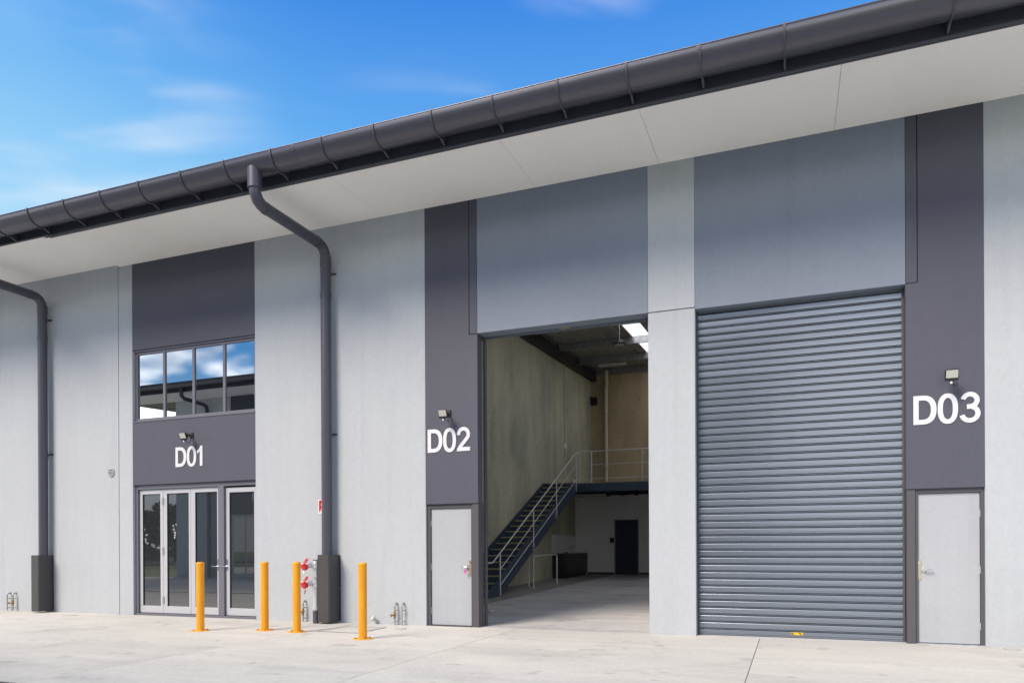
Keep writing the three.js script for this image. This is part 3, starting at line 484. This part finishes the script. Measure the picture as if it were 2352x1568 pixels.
// services inside
{
  const p = thing('waste_pipe', 'cream plastic pipe running up the rear wall above the mezzanine', 'pipe', [-7.98, 3.9, -20.93]);
  part('pipe', [tube([[-7.98, 3.89, -20.93], [-7.98, 8.7, -20.93], [-7.955, 8.85, -20.93], [-7.955, 9.62, -20.93]], 0.082, 0.1, 14, 30)], M.pvc, p);
  for (const y of [8.72, 9.2, 6.0]) part('coupling', rod([-7.97, y, -20.93], [-7.97, y + 0.14, -20.93], 0.093, 16), M.pvc, p);
  for (const y of [7.62, 5.1]) part('bracket', [box(-7.9, -7.76, y - 0.02, y + 0.02, -20.95, -20.9), rod([-7.98, y - 0.02, -20.93], [-7.98, y + 0.02, -20.93], 0.092, 16)], M.zinc, p);
  part('cowl', [rod([-7.955, 9.62, -20.93], [-7.955, 9.72, -20.93], 0.03), box(-8.0, -7.9, 9.62, 9.635, -20.98, -20.88)], M.zinc, p);
  const t = thing('batten_light', 'white batten lamp hung below the roof near the rear wall', 'lamp', [-7.4, 9.5, -19.7]);
  part('body', box(-8.0, -6.77, 9.53, 9.6, -19.77, -19.66, 0.01), M.white, t); part('diffuser', box(-7.98, -6.79, 9.49, 9.529, -19.76, -19.67, 0.012), M.lens, t);
  for (const x of [-7.9, -6.87]) part('hanger', rod([x, 9.6, -19.715], [x, 9.66, -19.715], 0.006), M.zinc, t);
  const u = thing('batten_light', 'white batten lamp fixed under the mezzanine floor', 'lamp', [-7.6, 3.6, -16.6]);
  part('body', box(-8.2, -6.95, 3.56, 3.603, -16.66, -16.54, 0.01), M.white, u); part('diffuser', box(-8.18, -6.97, 3.53, 3.559, -16.65, -16.55, 0.01), M.lens, u);
  const h = thing('high_bay_lamp', 'round black high bay lamp hanging from the roof below the skylight', 'lamp', [-5.36, 8.25, -12.0]);
  part('housing', [new THREE.LatheGeometry([[0.05, 0.16], [0.10, 0.14], [0.16, 0.06], [0.215, 0.045], [0.225, 0.02], [0.215, 0], [0.16, 0]].map(([a, b]) => new THREE.Vector2(a, b)), 32).translate(-5.36, 8.25, -12)], M.black, h);
  part('lens', new THREE.CylinderGeometry(0.165, 0.165, 0.012, 32).translate(-5.36, 8.252, -12), M.lens, h);
  part('suspension', rod([-5.36, 8.4, -12], [-5.36, 9.0, -12.0], 0.008), M.white, h); part('hook', rod([-5.36, 8.96, -12], [-5.36, 9.02, -12.3], 0.008), M.white, h);
  const c = thing('cable_conduit', 'thin grey conduit with small socket box on the left inner wall', 'conduit', [-8.69, 3.9, -16.64]);
  part('conduit', tube([[-8.68, 3.9, -16.6], [-8.68, 8.75, -16.6], [-8.60, 9.15, -16.62], [-8.45, 9.3, -16.62]], 0.016, 0.12, 8, 40), M.zinc, c);
  part('socket_box', box(-8.699, -8.63, 5.5, 5.72, -16.72, -16.5, 0.01), M.white, c);
  const k = thing('corner_bracket', 'black steel corner bracket high in the rear corner of the unit', 'bracket', [-8.56, 8.27, -21.04]);
  part('plate', [box(-8.68, -8.42, 8.07, 8.47, -21.055, -21.03, 0.006), box(-8.698, -8.682, 8.07, 8.47, -21.055, -20.75, 0.004)], M.rafter, k);
  for (const [x, y] of [[-8.47, 8.12], [-8.47, 8.42], [-8.62, 8.12], [-8.62, 8.42]]) part('bolt', rod([x, y, -21.03], [x, y, -21.018], 0.014, 8), M.zinc, k);
  const s = thing('sensor', 'small cream sensor standing on the top of the stairs', 'sensor', [-7.75, 3.9, -14.7]);
  part('body', [rod([-7.75, 3.886, -14.7], [-7.75, 3.95, -14.7], 0.03), rod([-7.75, 3.95, -14.7], [-7.75, 4.06, -14.7], 0.065, 16)], M.pvc, s);
  const q = thing('paper_scrap', 'crumpled white paper on the floor inside the open shutter', 'litter', [-6.25, 0.05, -2.6]);
  const pg = new THREE.PlaneGeometry(0.34, 0.16, 10, 5).rotateX(-Math.PI / 2), pp = pg.attributes.position; for (let i = 0; i < pp.count; i++) pp.setY(i, 0.012 + 0.05 * n3(pp.getX(i) * 14, 3, pp.getZ(i) * 14)); pg.computeVertexNormals();
  part('sheet', pg.translate(-6.25, 0.045, -2.6), M.white, q);
}

// ---------------------------------------------------------------- fittings on the facade
function ribbon(pts, w, closed) {     // outline of a stroke of width w
  const n = pts.length, L = [], R = [];
  for (let i = 0; i < n; i++) {
    const a = pts[closed ? (i - 1 + n) % n : Math.max(0, i - 1)], b = pts[closed ? (i + 1) % n : Math.min(n - 1, i + 1)], dx = b[0] - a[0], dy = b[1] - a[1], l = Math.hypot(dx, dy);
    L.push([pts[i][0] - dy / l * w / 2, pts[i][1] + dx / l * w / 2]); R.push([pts[i][0] + dy / l * w / 2, pts[i][1] - dx / l * w / 2]);
  }
  return [L, R];
}
const GL = {                          // unit cap height
  D: () => { const st = 0.168, out = [[0, 0], [0, 1]], inn = [[st, 0.165], [st, 0.835]];
    for (let i = 0; i <= 20; i++) { const a = Math.PI / 2 - Math.PI * i / 20, c = Math.cos(a), s = Math.sin(a), e = (v) => Math.sign(v) * Math.pow(Math.abs(v), 0.86); out.push([0.30 + 0.43 * e(c), 0.5 + 0.5 * e(s)]); inn.push([0.30 + 0.255 * e(c), 0.5 + 0.335 * e(s)]); }
    return [shapeOf(out, inn), 0.73]; },
  0: () => { const o = [], n = []; for (let i = 0; i < 48; i++) { const a = 2 * Math.PI * i / 48, e = (v) => Math.sign(v) * Math.pow(Math.abs(v), 0.86); o.push([0.315 + 0.315 * e(Math.cos(a)), 0.5 + 0.52 * e(Math.sin(a))]); n.push([0.315 + 0.155 * e(Math.cos(a)), 0.5 + 0.365 * e(Math.sin(a))]); } return [shapeOf(o, n), 0.63]; },
  1: () => [shapeOf([[0.21, 0], [0.21, 0.735], [0.03, 0.60], [0.0, 0.745], [0.17, 0.87], [0.245, 1.01], [0.38, 1.01], [0.38, 0]]), 0.38],
  2: () => { const c = []; for (let i = 0; i <= 18; i++) { const a = Math.PI * (1.02 - 1.20 * i / 18); c.push([0.325 + 0.235 * Math.cos(a), 0.70 + 0.245 * Math.sin(a)]); } c.push([0.46, 0.50], [0.34, 0.37], [0.22, 0.245], [0.135, 0.12]); const [L, R] = ribbon(c, 0.155);
    return [shapeOf([...L.slice(0, -1), [0.265, 0.165], [0.64, 0.165], [0.64, 0], [0.0, 0], [0.03, 0.12], ...R.slice(0, -1).reverse()]), 0.64]; },
  3: () => { const c = []; for (let i = 0; i <= 14; i++) { const a = Math.PI * (0.93 - 1.25 * i / 14); c.push([0.33 + 0.215 * Math.cos(a), 0.735 + 0.21 * Math.sin(a)]); } c.push([0.36, 0.53]);
    const d = []; d.push([0.36, 0.505]); for (let i = 0; i <= 16; i++) { const a = Math.PI * (0.42 - 1.36 * i / 16); d.push([0.325 + 0.245 * Math.cos(a), 0.285 + 0.235 * Math.sin(a)]); }
    const up = ribbon(c, 0.155), lo = ribbon(d, 0.155); return [[shapeOf([...up[0], ...up[1].reverse()]), shapeOf([...lo[0], ...lo[1].reverse()]), shapeOf([[0.235, 0.445], [0.235, 0.60], [0.44, 0.60], [0.44, 0.445]])], 0.63]; },
};
function sign(text, x, y, h, label, widths) {
  const t = thing('unit_number', label, 'sign', [x, y, 0.0]); let cx = x;
  [...text].forEach((ch) => { const [s, w] = GL[ch](), g = [s].flat().map((q, i) => prismZ(q, 0, 0.009 + i * 0.0008).scale(h, h, 1).translate(cx, y, 0.002)); g.forEach((q) => q.translate(-x, 0, 0).scale(0.97, 1, 1).translate(x, 0, 0)); part('numeral_' + ({ D: 'letter', 0: 'zero', 1: 'one', 2: 'two', 3: 'three' })[ch], g, M.letters, t); cx += h * (w + 0.035); });
}
sign('D01', -12.488, 3.24, 0.425, 'raised white unit number D01 above the glazed doors');
sign('D02', -6.352, 3.235, 0.432, 'raised white unit number D02 above the grey door left of the open shutter');
sign('D03', 1.698, 3.236, 0.424, 'raised white unit number D03 above the grey door right of the closed shutter');

function floodlight(x, y, label) {
  const t = thing('floodlight', label, 'floodlight', [x, y, 0.002], 'floodlights above the unit numbers');
  part('wall_bracket', [box(x - 0.05, x + 0.05, y - 0.05, y + 0.06, 0.002, 0.03, 0.008), rod([x, y, 0.02], [x, y - 0.02, 0.15], 0.017), box(x - 0.022, x + 0.022, y - 0.06, y + 0.03, 0.12, 0.16, 0.006)], M.black, t);
  const tilt = (g) => g.scale(0.86, 0.86, 0.86).rotateX(0.42).translate(x, y - 0.045, 0.255);
  const hd = part('lamp_head', [tilt(box(-0.10, 0.10, -0.105, 0.085, -0.028, 0, 0.007)), tilt(box(-0.085, 0.085, -0.07, 0.07, -0.05, -0.028, 0.006)), tilt(box(-0.03, 0.03, -0.03, 0.03, -0.10, -0.05, 0.006))], M.black, t);
  part('lens', tilt(box(-0.087, 0.087, -0.058, 0.072, 0.0005, 0.004, 0.001)), M.lens, hd);
  part('sensor_body', [tilt(new THREE.SphereGeometry(0.03, 16, 10).translate(0, -0.13, -0.012)), tilt(rod([0, -0.11, -0.012], [0, -0.09, -0.012], 0.012))], M.black, t);
  part('sensor_eye', tilt(new THREE.SphereGeometry(0.021, 14, 10).translate(-0.004, -0.136, 0.008)), M.white, t);
  part('cable', tube([[x + 0.06, y - 0.14, 0.21], [x + 0.085, y - 0.2, 0.19], [x + 0.05, y - 0.19, 0.12], [x + 0.03, y - 0.02, 0.03]], 0.005, 0.05, 6, 24), M.black, t);
  return t;
}
floodlight(-12.04, 3.90, 'black floodlight with sensor above the D01 number');
floodlight(-5.92, 3.945, 'black floodlight with sensor above the D02 number');
floodlight(2.155, 3.935, 'black floodlight with sensor above the D03 number');

function downpipe(x, label) {
  const t = thing('downpipe', label, 'downpipe', [x, 1.3, 0.15]);
  const Z = 0.15, r = 0.1;
  part('pipe', [tube([[x, 7.93, 2.17], [x, 7.36, 2.17], [x, 7.355, Z], [x, 1.30, Z]], r, 0.26, 22, 80)], M.pipe, t);
  part('outlet', [rod([x, 7.58, 2.17], [x, 7.92, 2.17], 0.118, 24, 0.122)], M.pipe, t);
  const col = (y, h) => part('collar', [rod([x, y, Z], [x, y + h, Z], 0.108, 24), rod([x, y + h * 0.42, Z], [x, y + h * 0.5, Z], 0.1115, 24)], M.pipe, t);
  col(6.96, 0.2); col(6.36, 0.1);
  part('elbow_collar', rod([x, 7.357, 1.86], [x, 7.357, 1.93], 0.106, 24), M.pipe, t); part('elbow_collar', rod([x, 7.355, 0.42], [x, 7.355, 0.47], 0.106, 24), M.pipe, t);
  for (const y of [6.86, 3.70]) part('bracket', [rod([x, y - 0.012, Z], [x, y + 0.012, Z], 0.104, 24), box(x - 0.115, x + 0.125, y - 0.012, y + 0.012, 0.002, 0.05, 0.003), box(x + 0.1, x + 0.15, y - 0.02, y + 0.02, 0.002, 0.012, 0.003)], M.pipe, t);
}
downpipe(-8.5, 'charcoal downpipe bending from the gutter to the wall right of unit D01');
downpipe(-16.38, 'charcoal downpipe on the pale wall at the left edge of the photo');
function pipeGuard(x0, x1, label) {
  const t = thing('downpipe_guard', label, 'pipe guard', [(x0 + x1) / 2, 0, 0.18]);
  const s = shapeOf([[x0, 0.0], [x1, 0.0], [x1, 0], [x1, 0.33], [x1 - 0.02, 0.35], [x0 + 0.02, 0.35], [x0, 0.33]].map(([a, b]) => [a, b]));
  part('cover', new THREE.ExtrudeGeometry(s, { depth: 1.305, bevelEnabled: false }).rotateX(Math.PI / 2).translate(0, 1.335, 0.003), M.guard, t);
  part('fixing_flange', box(x1 + 0.001, x1 + 0.03, 0.05, 1.32, 0.002, 0.006), M.guard, t); part('fixing_flange', box(x0 - 0.03, x0 - 0.001, 0.05, 1.32, 0.002, 0.006), M.guard, t);
  for (const y of [0.68, 1.28]) part('screw', rod([x1 + 0.016, y, 0.006], [x1 + 0.016, y, 0.013], 0.008, 8), M.zinc, t);
}
pipeGuard(-8.59, -8.315, 'dark grey steel guard box round the downpipe foot beside the red hydrant valves');
pipeGuard(-16.53, -16.27, 'dark grey steel guard box at the foot of the leftmost downpipe');

{ // fire hydrant standpipe
  const x = -8.67, z = 0.28, t = thing('hydrant_standpipe', 'galvanised hydrant standpipe with two red capped valves beside the downpipe guard', 'hydrant', [x, 0, z]);
  part('ground_sleeve', rod([x, -0.05, z], [x, 0.25, z], 0.062, 24), M.pipe, t);
  const hy = std({ color: rgb(0.50, 0.52, 0.53), roughness: 0.45, metalness: 0.35 });
  part('riser_pipe', [rod([x, 0.25, z], [x, 1.16, z], 0.05, 24), rod([x, 1.16, z], [x, 1.22, z], 0.058, 20, 0.045)], hy, t);
  for (const y of [0.27, 0.70, 0.90, 1.08]) part('coupling', [rod([x, y, z], [x, y + 0.045, z], 0.072, 24), rod([x, y - 0.03, z], [x, y + 0.0, z], 0.060, 24)], hy, t);
  part('bolt', [box(x - 0.05, x - 0.03, 1.20, 1.245, z - 0.01, z + 0.01), box(x + 0.02, x + 0.04, 1.20, 1.245, z - 0.01, z + 0.01), rod([x - 0.06, 1.235, z], [x + 0.06, 1.235, z], 0.008, 8)], M.black, t);
  for (const y of [1.135, 0.785]) {
    const v = part('valve_body', [rod([x, y, z], [x - 0.09, y, z + 0.06], 0.047, 20), rod([x - 0.07, y, z + 0.05], [x - 0.135, y, z + 0.10], 0.058, 20), rod([x - 0.12, y + 0.02, z + 0.10], [x - 0.155, y + 0.085, z + 0.16], 0.02, 12)], hy, t);
    const cap = new THREE.LatheGeometry([[0, 0.075], [0.04, 0.075], [0.066, 0.068], [0.075, 0.055], [0.075, 0.0], [0.066, 0], [0, 0]].map(([a, b]) => new THREE.Vector2(a, b)), 28);
    cap.applyQuaternion(new THREE.Quaternion().setFromUnitVectors(V(0, 1, 0), V(-0.28, -0.30, 0.9).normalize())).translate(x - 0.155, y - 0.02, z + 0.11);
    part('outlet_cap', cap, M.red, v);
    const wheel = new THREE.TorusGeometry(0.082, 0.012, 10, 32), sp = [rod([-0.065, 0, 0], [0.065, 0, 0], 0.008, 8), rod([0, -0.065, 0], [0, 0.065, 0], 0.008, 8)], q = new THREE.Quaternion().setFromUnitVectors(V(0, 0, 1), V(-0.5, 0.62, 0.62).normalize());
    part('hand_wheel', [wheel, ...sp].map((g) => g.applyQuaternion(q).translate(x - 0.145, y + 0.06, z + 0.145)), M.red, v);
    part('strap', rod([x - 0.08, y + 0.03, z + 0.14], [x - 0.21, y + 0.025, z + 0.19], 0.013, 8), M.white, v);
  }
  const a = part('tag', [box(x - 0.17, x - 0.125, 0.975, 1.025, z + 0.155, z + 0.19, 0.01)], M.white, t); a.userData.label = 'small white hanging plug';
  const b = part('tag', [box(-0.015, 0.015, -0.045, 0.045, -0.003, 0.003, 0.002).rotateZ(-0.2).translate(x - 0.135, 0.62, z + 0.16)], M.bronze, t); b.userData.label = 'brass tag on a chain';
  part('chain', [rod([x - 0.13, 0.66, z + 0.16], [x - 0.11, 0.74, z + 0.15], 0.003, 6), rod([x - 0.148, 1.02, z + 0.17], [x - 0.13, 1.09, z + 0.17], 0.003, 6)], M.zinc, t);
}
// small copper water pipes
function waterPipe(x, valve, label, h = 0.40) {
  const t = thing('water_pipe', label, 'water pipe', [x, 0, 0.1]), z = 0.085;
  part('pipe', tube([[x, -0.03, z], [x, h, z], [x, h + 0.01, -0.01]], 0.014, 0.055, 10, 30), M.copper, t);
  part('elbow_fitting', rod([x, h + 0.009, 0.0], [x, h + 0.009, 0.035], 0.021), M.copper, t); part('elbow_fitting', rod([x, h - 0.07, z], [x, h - 0.05, z], 0.019), M.copper, t);
  for (const y of [0.07, h - 0.12]) part('bracket', [rod([x - 0.045, y, z + 0.004], [x + 0.03, y, z + 0.004], 0.008), rod([x + 0.02, y, z], [x + 0.02, y, 0.0], 0.008), box(x - 0.02, x + 0.02, y - 0.015, y + 0.015, z - 0.018, z + 0.02, 0.006)], M.copper, t);
  if (valve) part('valve', [new THREE.LatheGeometry([[0.014, 0.12], [0.018, 0.14], [0.027, 0.185], [0.03, 0.20], [0.027, 0.22], [0.018, 0.265], [0.014, 0.28]].map(([a, b]) => new THREE.Vector2(a, b)), 20).translate(x, 0, z), rod([x, 0.19, z], [x - 0.03, 0.185, z + 0.085], 0.013), box(x - 0.046, x - 0.02, 0.16, 0.215, z + 0.07, z + 0.09, 0.005)], M.bronze, t);
}
waterPipe(-7.03, true, 'copper water pipe with bronze valve on the wall left of the D02 door');
waterPipe(-6.875, false, 'plain copper water pipe looping into the wall nearest the D02 door');
waterPipe(-9.12, true, 'copper water pipe with valve on the wall behind the yellow bollards');
waterPipe(-17.52, true, 'copper water pipe with valve left of the leftmost guard box', 0.41);
waterPipe(-17.72, false, 'plain copper water pipe at the far left end of the wall', 0.41);
{
  const t = thing('drain_stub', 'short white plastic drain stub angled out of the wall by the front bollard', 'pipe', [-7.5, 0.08, 0.03]);
  part('stub', [rod([-7.47, 0.06, 0.0], [-7.5, 0.11, 0.09], 0.03, 18), rod([-7.492, 0.10, 0.075], [-7.508, 0.125, 0.11], 0.042, 20)], M.cap, t);
  const v = thing('round_vent', 'small white round louvred vent on the pale wall left of D01', 'vent', [-14.385, 3.2, 0.01]);
  part('rim', new THREE.TorusGeometry(0.088, 0.014, 12, 36).translate(-14.385, 3.2, 0.008), M.doorPaint, v);
  part('backing', new THREE.CylinderGeometry(0.09, 0.09, 0.008, 32).rotateX(Math.PI / 2).translate(-14.385, 3.2, 0.006), M.black, v);
  for (let i = -2; i <= 2; i++) { const y = i * 0.034, w = Math.sqrt(0.092 ** 2 - y * y); part('louvre', box(-w, w, -0.010, 0.010, -0.003, 0.003).rotateX(-0.6).translate(-14.385, 3.2 + y, 0.016), M.doorPaint, v); }
  const c = document.createElement('canvas'); c.width = 128; c.height = 160; const g = c.getContext('2d');
  g.fillStyle = '#f4f0ee'; g.fillRect(0, 0, 128, 160); g.fillStyle = '#b3101f'; g.fillRect(7, 7, 114, 146); g.fillStyle = '#f8f4f2';
  g.beginPath(); g.moveTo(64, 14); g.quadraticCurveTo(98, 46, 84, 70); g.lineTo(76, 82); g.lineTo(84, 104); g.lineTo(36, 104); g.lineTo(44, 82); g.lineTo(34, 64); g.quadraticCurveTo(30, 46, 64, 14); g.fill();
  g.fillRect(30, 112, 68, 12); g.fillRect(16, 132, 96, 16);
  const tx = new THREE.CanvasTexture(c); tx.colorSpace = THREE.SRGBColorSpace;
  const s = thing('fire_sign', 'small red fire equipment sign half hidden behind the right downpipe', 'sign', [-8.68, 2.28, 0.005]);
  part('plate', box(-8.80, -8.56, 2.15, 2.43, 0.002, 0.006), M.white, s); label(-8.799, -8.561, 2.151, 2.429, 0.0075, std({ map: tx, roughness: 0.4 }), s, 'print');
}
// bollards
function bollard(x, z, turn, label) {
  const t = thing('bollard', label, 'bollard', [x, 0, z], 'yellow bollards in front of the wall'), r = 0.068, h = 1.225;
  part('post', new THREE.LatheGeometry([[r, 0.012], [r, h - 0.05], [r + 0.004, h - 0.048], [r + 0.004, h - 0.022], [r - 0.006, h - 0.006], [r - 0.022, h], [0, h]].map(([a, b]) => new THREE.Vector2(a, b)), 36).translate(x, 0, z), M.yellow, t);
  const pl = part('base_plate', [new THREE.CylinderGeometry(0.158, 0.162, 0.012, 40).translate(x, 0.006, z), new THREE.TorusGeometry(r + 0.002, 0.007, 8, 32).rotateX(Math.PI / 2).translate(x, 0.014, z)], M.yellow, t);
  for (let i = 0; i < 4; i++) { const a = turn + i * Math.PI / 2, bx = x + 0.118 * Math.cos(a), bz = z + 0.118 * Math.sin(a); part('bolt', [new THREE.CylinderGeometry(0.013, 0.013, 0.014, 6).translate(bx, 0.019, bz), new THREE.CylinderGeometry(0.018, 0.018, 0.003, 16).translate(bx, 0.0135, bz)], M.bronze, pl); }
}
bollard(-9.874, 2.02, 0.5, 'yellow steel bollard in front of the glazed folding doors');
bollard(-8.811, 1.595, 0.9, 'yellow steel bollard standing between the doors and the hydrant bollard');
bollard(-8.083, 1.64, 0.2, 'yellow steel bollard directly in front of the red hydrant valves');
bollard(-6.443, 2.115, 0.7, 'rightmost yellow steel bollard, standing alone right of the pipe guard');
{ // pit lid and inspection caps in the paving
  const p = thing('pit_lid', 'square concrete pit lid set in the paving behind the front bollard', 'pit cover', [-7.4, 0, 1.0]);
  part('lid', box(-7.76, -6.97, 0.002, 0.006, 0.57, 1.46), apronMats[1], p);
  part('edge_frame', [box(-7.79, -7.762, 0.002, 0.010, 0.54, 1.49), box(-6.968, -6.94, 0.002, 0.010, 0.54, 1.49), box(-7.761, -6.969, 0.002, 0.010, 0.54, 0.568), box(-7.761, -6.969, 0.002, 0.010, 1.462, 1.49)], M.copper, p);
  for (const [x, z, l] of [[-6.585, 0.63, 'round white inspection cap in the paving near the water pipes'], [2.87, 0.215, 'round white inspection cap in the paving at the right edge']]) { const c = thing('inspection_cap', l, 'drain cap', [x, 0, z]); part('cap', [new THREE.CylinderGeometry(0.085, 0.088, 0.005, 32).translate(x, 0.004, z)], M.cap, c); part('rim', new THREE.TorusGeometry(0.095, 0.006, 6, 32).rotateX(Math.PI / 2).translate(x, 0.003, z), M.copper, c); }
  const d = thing('inspection_cap', 'flush grey round lid in the paving by the leftmost guard box', 'drain cap', [-15.0, 0, 0.55]); part('cap', new THREE.CylinderGeometry(0.13, 0.13, 0.006, 32).translate(-15.0, 0.004, 0.55), apronMats[1], d); part('rim', new THREE.TorusGeometry(0.137, 0.008, 6, 32).rotateX(Math.PI / 2).translate(-15, 0.002, 0.55), M.copper, d);
}
{ // pipe fitting that just enters the right edge
  const t = thing('pipe_stack', 'grey pipe fitting on the wall cut off by the right edge', 'pipe', [3.2, 0, 0.1]);
  part('pipe', [rod([3.17, 0, 0.1], [3.17, 0.36, 0.1], 0.03, 18), rod([3.17, 0.30, 0.1], [3.17, 0.36, 0.1], 0.042, 18), rod([3.17, 0.05, 0.1], [3.17, 0.11, 0.1], 0.042, 18), rod([3.17, 0.34, 0.1], [3.06, 0.40, 0.1], 0.022, 12)], M.zinc, t);
}

// ---------------------------------------------------------------- across the yard (seen in the glass)
{
  const o = thing('opposite_warehouse', 'grey warehouse across the yard, mirrored in the glazed doors and upper window', 'building', [-10, 0, 17.5]);
  part('wall', [box(-30.6, -0.5, -0.1, 9.7, 17.5, 30)], M.oppWall, o);
  part('soffit', box(-36, 0.4, 9.3, 9.33, 15.7, 17.49), M.soffit, o); part('fascia', box(-36, 0.4, 9.28, 9.72, 15.64, 15.69), M.fascia, o);
  const pts = []; for (let i = 0; i <= 16; i++) { const a = -Math.PI * i / 16; pts.push([15.4 + 0.25 * Math.cos(a), 9.66 + 0.25 * Math.sin(a)]); }
  part('gutter', prismX(pts, -36, 0.4), M.gutter, o); part('roof', prismX([[15.4, 9.68], [30, 10.4], [30, 10.42], [15.4, 9.71]], -36, 0.4), M.sheet, o);
  part('downpipe', tube([[-28.2, 9.5, 15.5], [-28.2, 8.95, 15.5], [-28.2, 8.9, 17.3], [-28.2, 0, 17.3]], 0.1, 0.25, 12, 50), M.pipe, o);
  part('dark_panel', [box(-26.9, -23.4, 3.22, 9.28, 17.44, 17.49)], M.dark, o);
  part('entrance', [box(-26.8, -23.5, 0, 3.2, 17.45, 17.49)], M.leaf, o);
  for (let i = 0; i < 4; i++) part('pane', box(-26.7 + i * 0.81, -26.0 + i * 0.81, 0.2, 3.05, 17.43, 17.448), M.mirrorGlass, o);
  const g = []; let x = 0; for (const ch of '01') { const [s, w] = GL[ch](); g.push(prismZ(s, 0, 0.02).scale(0.44, 0.44, 1).translate(x, 0, 0)); x += 0.44 * (w + 0.06); }
  part('unit_number', g.map((q) => q.rotateY(Math.PI).translate(-25.05, 3.85, 17.43)), M.letters, o);
  part('shutter', box(-20, -14, 0, 5.2, 17.44, 17.49), M.slat, o); part('shutter', box(-8, -2, 0, 5.2, 17.44, 17.49), M.slat, o);
}
{
  const f = thing('picket_fence', 'black steel picket fence beyond the yard, mirrored in the folding doors', 'fence', [-50, 0, 33]);
  const bars = []; for (let x = -75; x < -31; x += 0.13) bars.push(box(x, x + 0.025, -0.1, 1.9, 33, 33.025));
  part('picket', bars, M.black, f).userData.kind = 'stuff'; for (const y of [0.2, 1.7]) part('rail', box(-75, -31, y, y + 0.04, 33.026, 33.06), M.black, f);
  const kinds = [[-62, 62, 6.4], [-55, 58, 5.2], [-70, 56, 6.8], [-48, 64, 6.0], [-80, 60, 6.2], [-42, 66, 5.4]];
  const words = ['broad', 'low round', 'tallest', 'narrow', 'outermost', 'nearest'];
  kinds.forEach(([x, z, h], i) => {
    const t = thing('gum_tree', words[i] + ' dark green tree beyond the picket fence, mirrored in the glass', 'tree', [x, 0, z]);
    part('trunk', [rod([x, -0.1, z], [x + 0.3, h * 0.5, z], 0.35, 10, 0.2), rod([x + 0.3, h * 0.5, z], [x - 1.2, h * 0.8, z + 0.6], 0.18, 8, 0.06), rod([x + 0.2, h * 0.42, z], [x + 1.7, h * 0.75, z - 0.5], 0.15, 8, 0.05)], M.bark, t);
    const pos = [], nor = [], r = mulberry(100 + i), cl = Array.from({ length: 14 }, () => [x + (r() - 0.5) * h * 1.35, h * (0.12 + 0.83 * r()), z + (r() - 0.5) * h * 0.6, h * (0.13 + 0.10 * r())]);
    for (const [a, b, c, s] of cl) for (let k = 0; k < 260; k++) {
      const d = V(r() - 0.5, r() - 0.5, r() - 0.5).normalize(), p = V(a, b, c).addScaledVector(d, s * Math.cbrt(r())), u = V(r() - 0.5, r() - 0.5, r() - 0.5).normalize().multiplyScalar(0.34), v = V(r() - 0.5, r() - 0.5, r() - 0.5).cross(u).normalize().multiplyScalar(0.2);
      for (const q of [p.clone().sub(u), p.clone().add(v), p.clone().add(u), p.clone().sub(u), p.clone().add(u), p.clone().sub(v)]) { pos.push(q.x, q.y, q.z); nor.push(d.x, d.y, d.z); }
    }
    const g = new THREE.BufferGeometry(); g.setAttribute('position', new THREE.Float32BufferAttribute(pos, 3)); g.setAttribute('normal', new THREE.Float32BufferAttribute(nor, 3)); g.setAttribute('uv', new THREE.Float32BufferAttribute(new Float32Array(pos.length / 3 * 2), 2));
    part('crown', g, M.leafGreen, t);
  });
}
renderer.render(scene, camera);
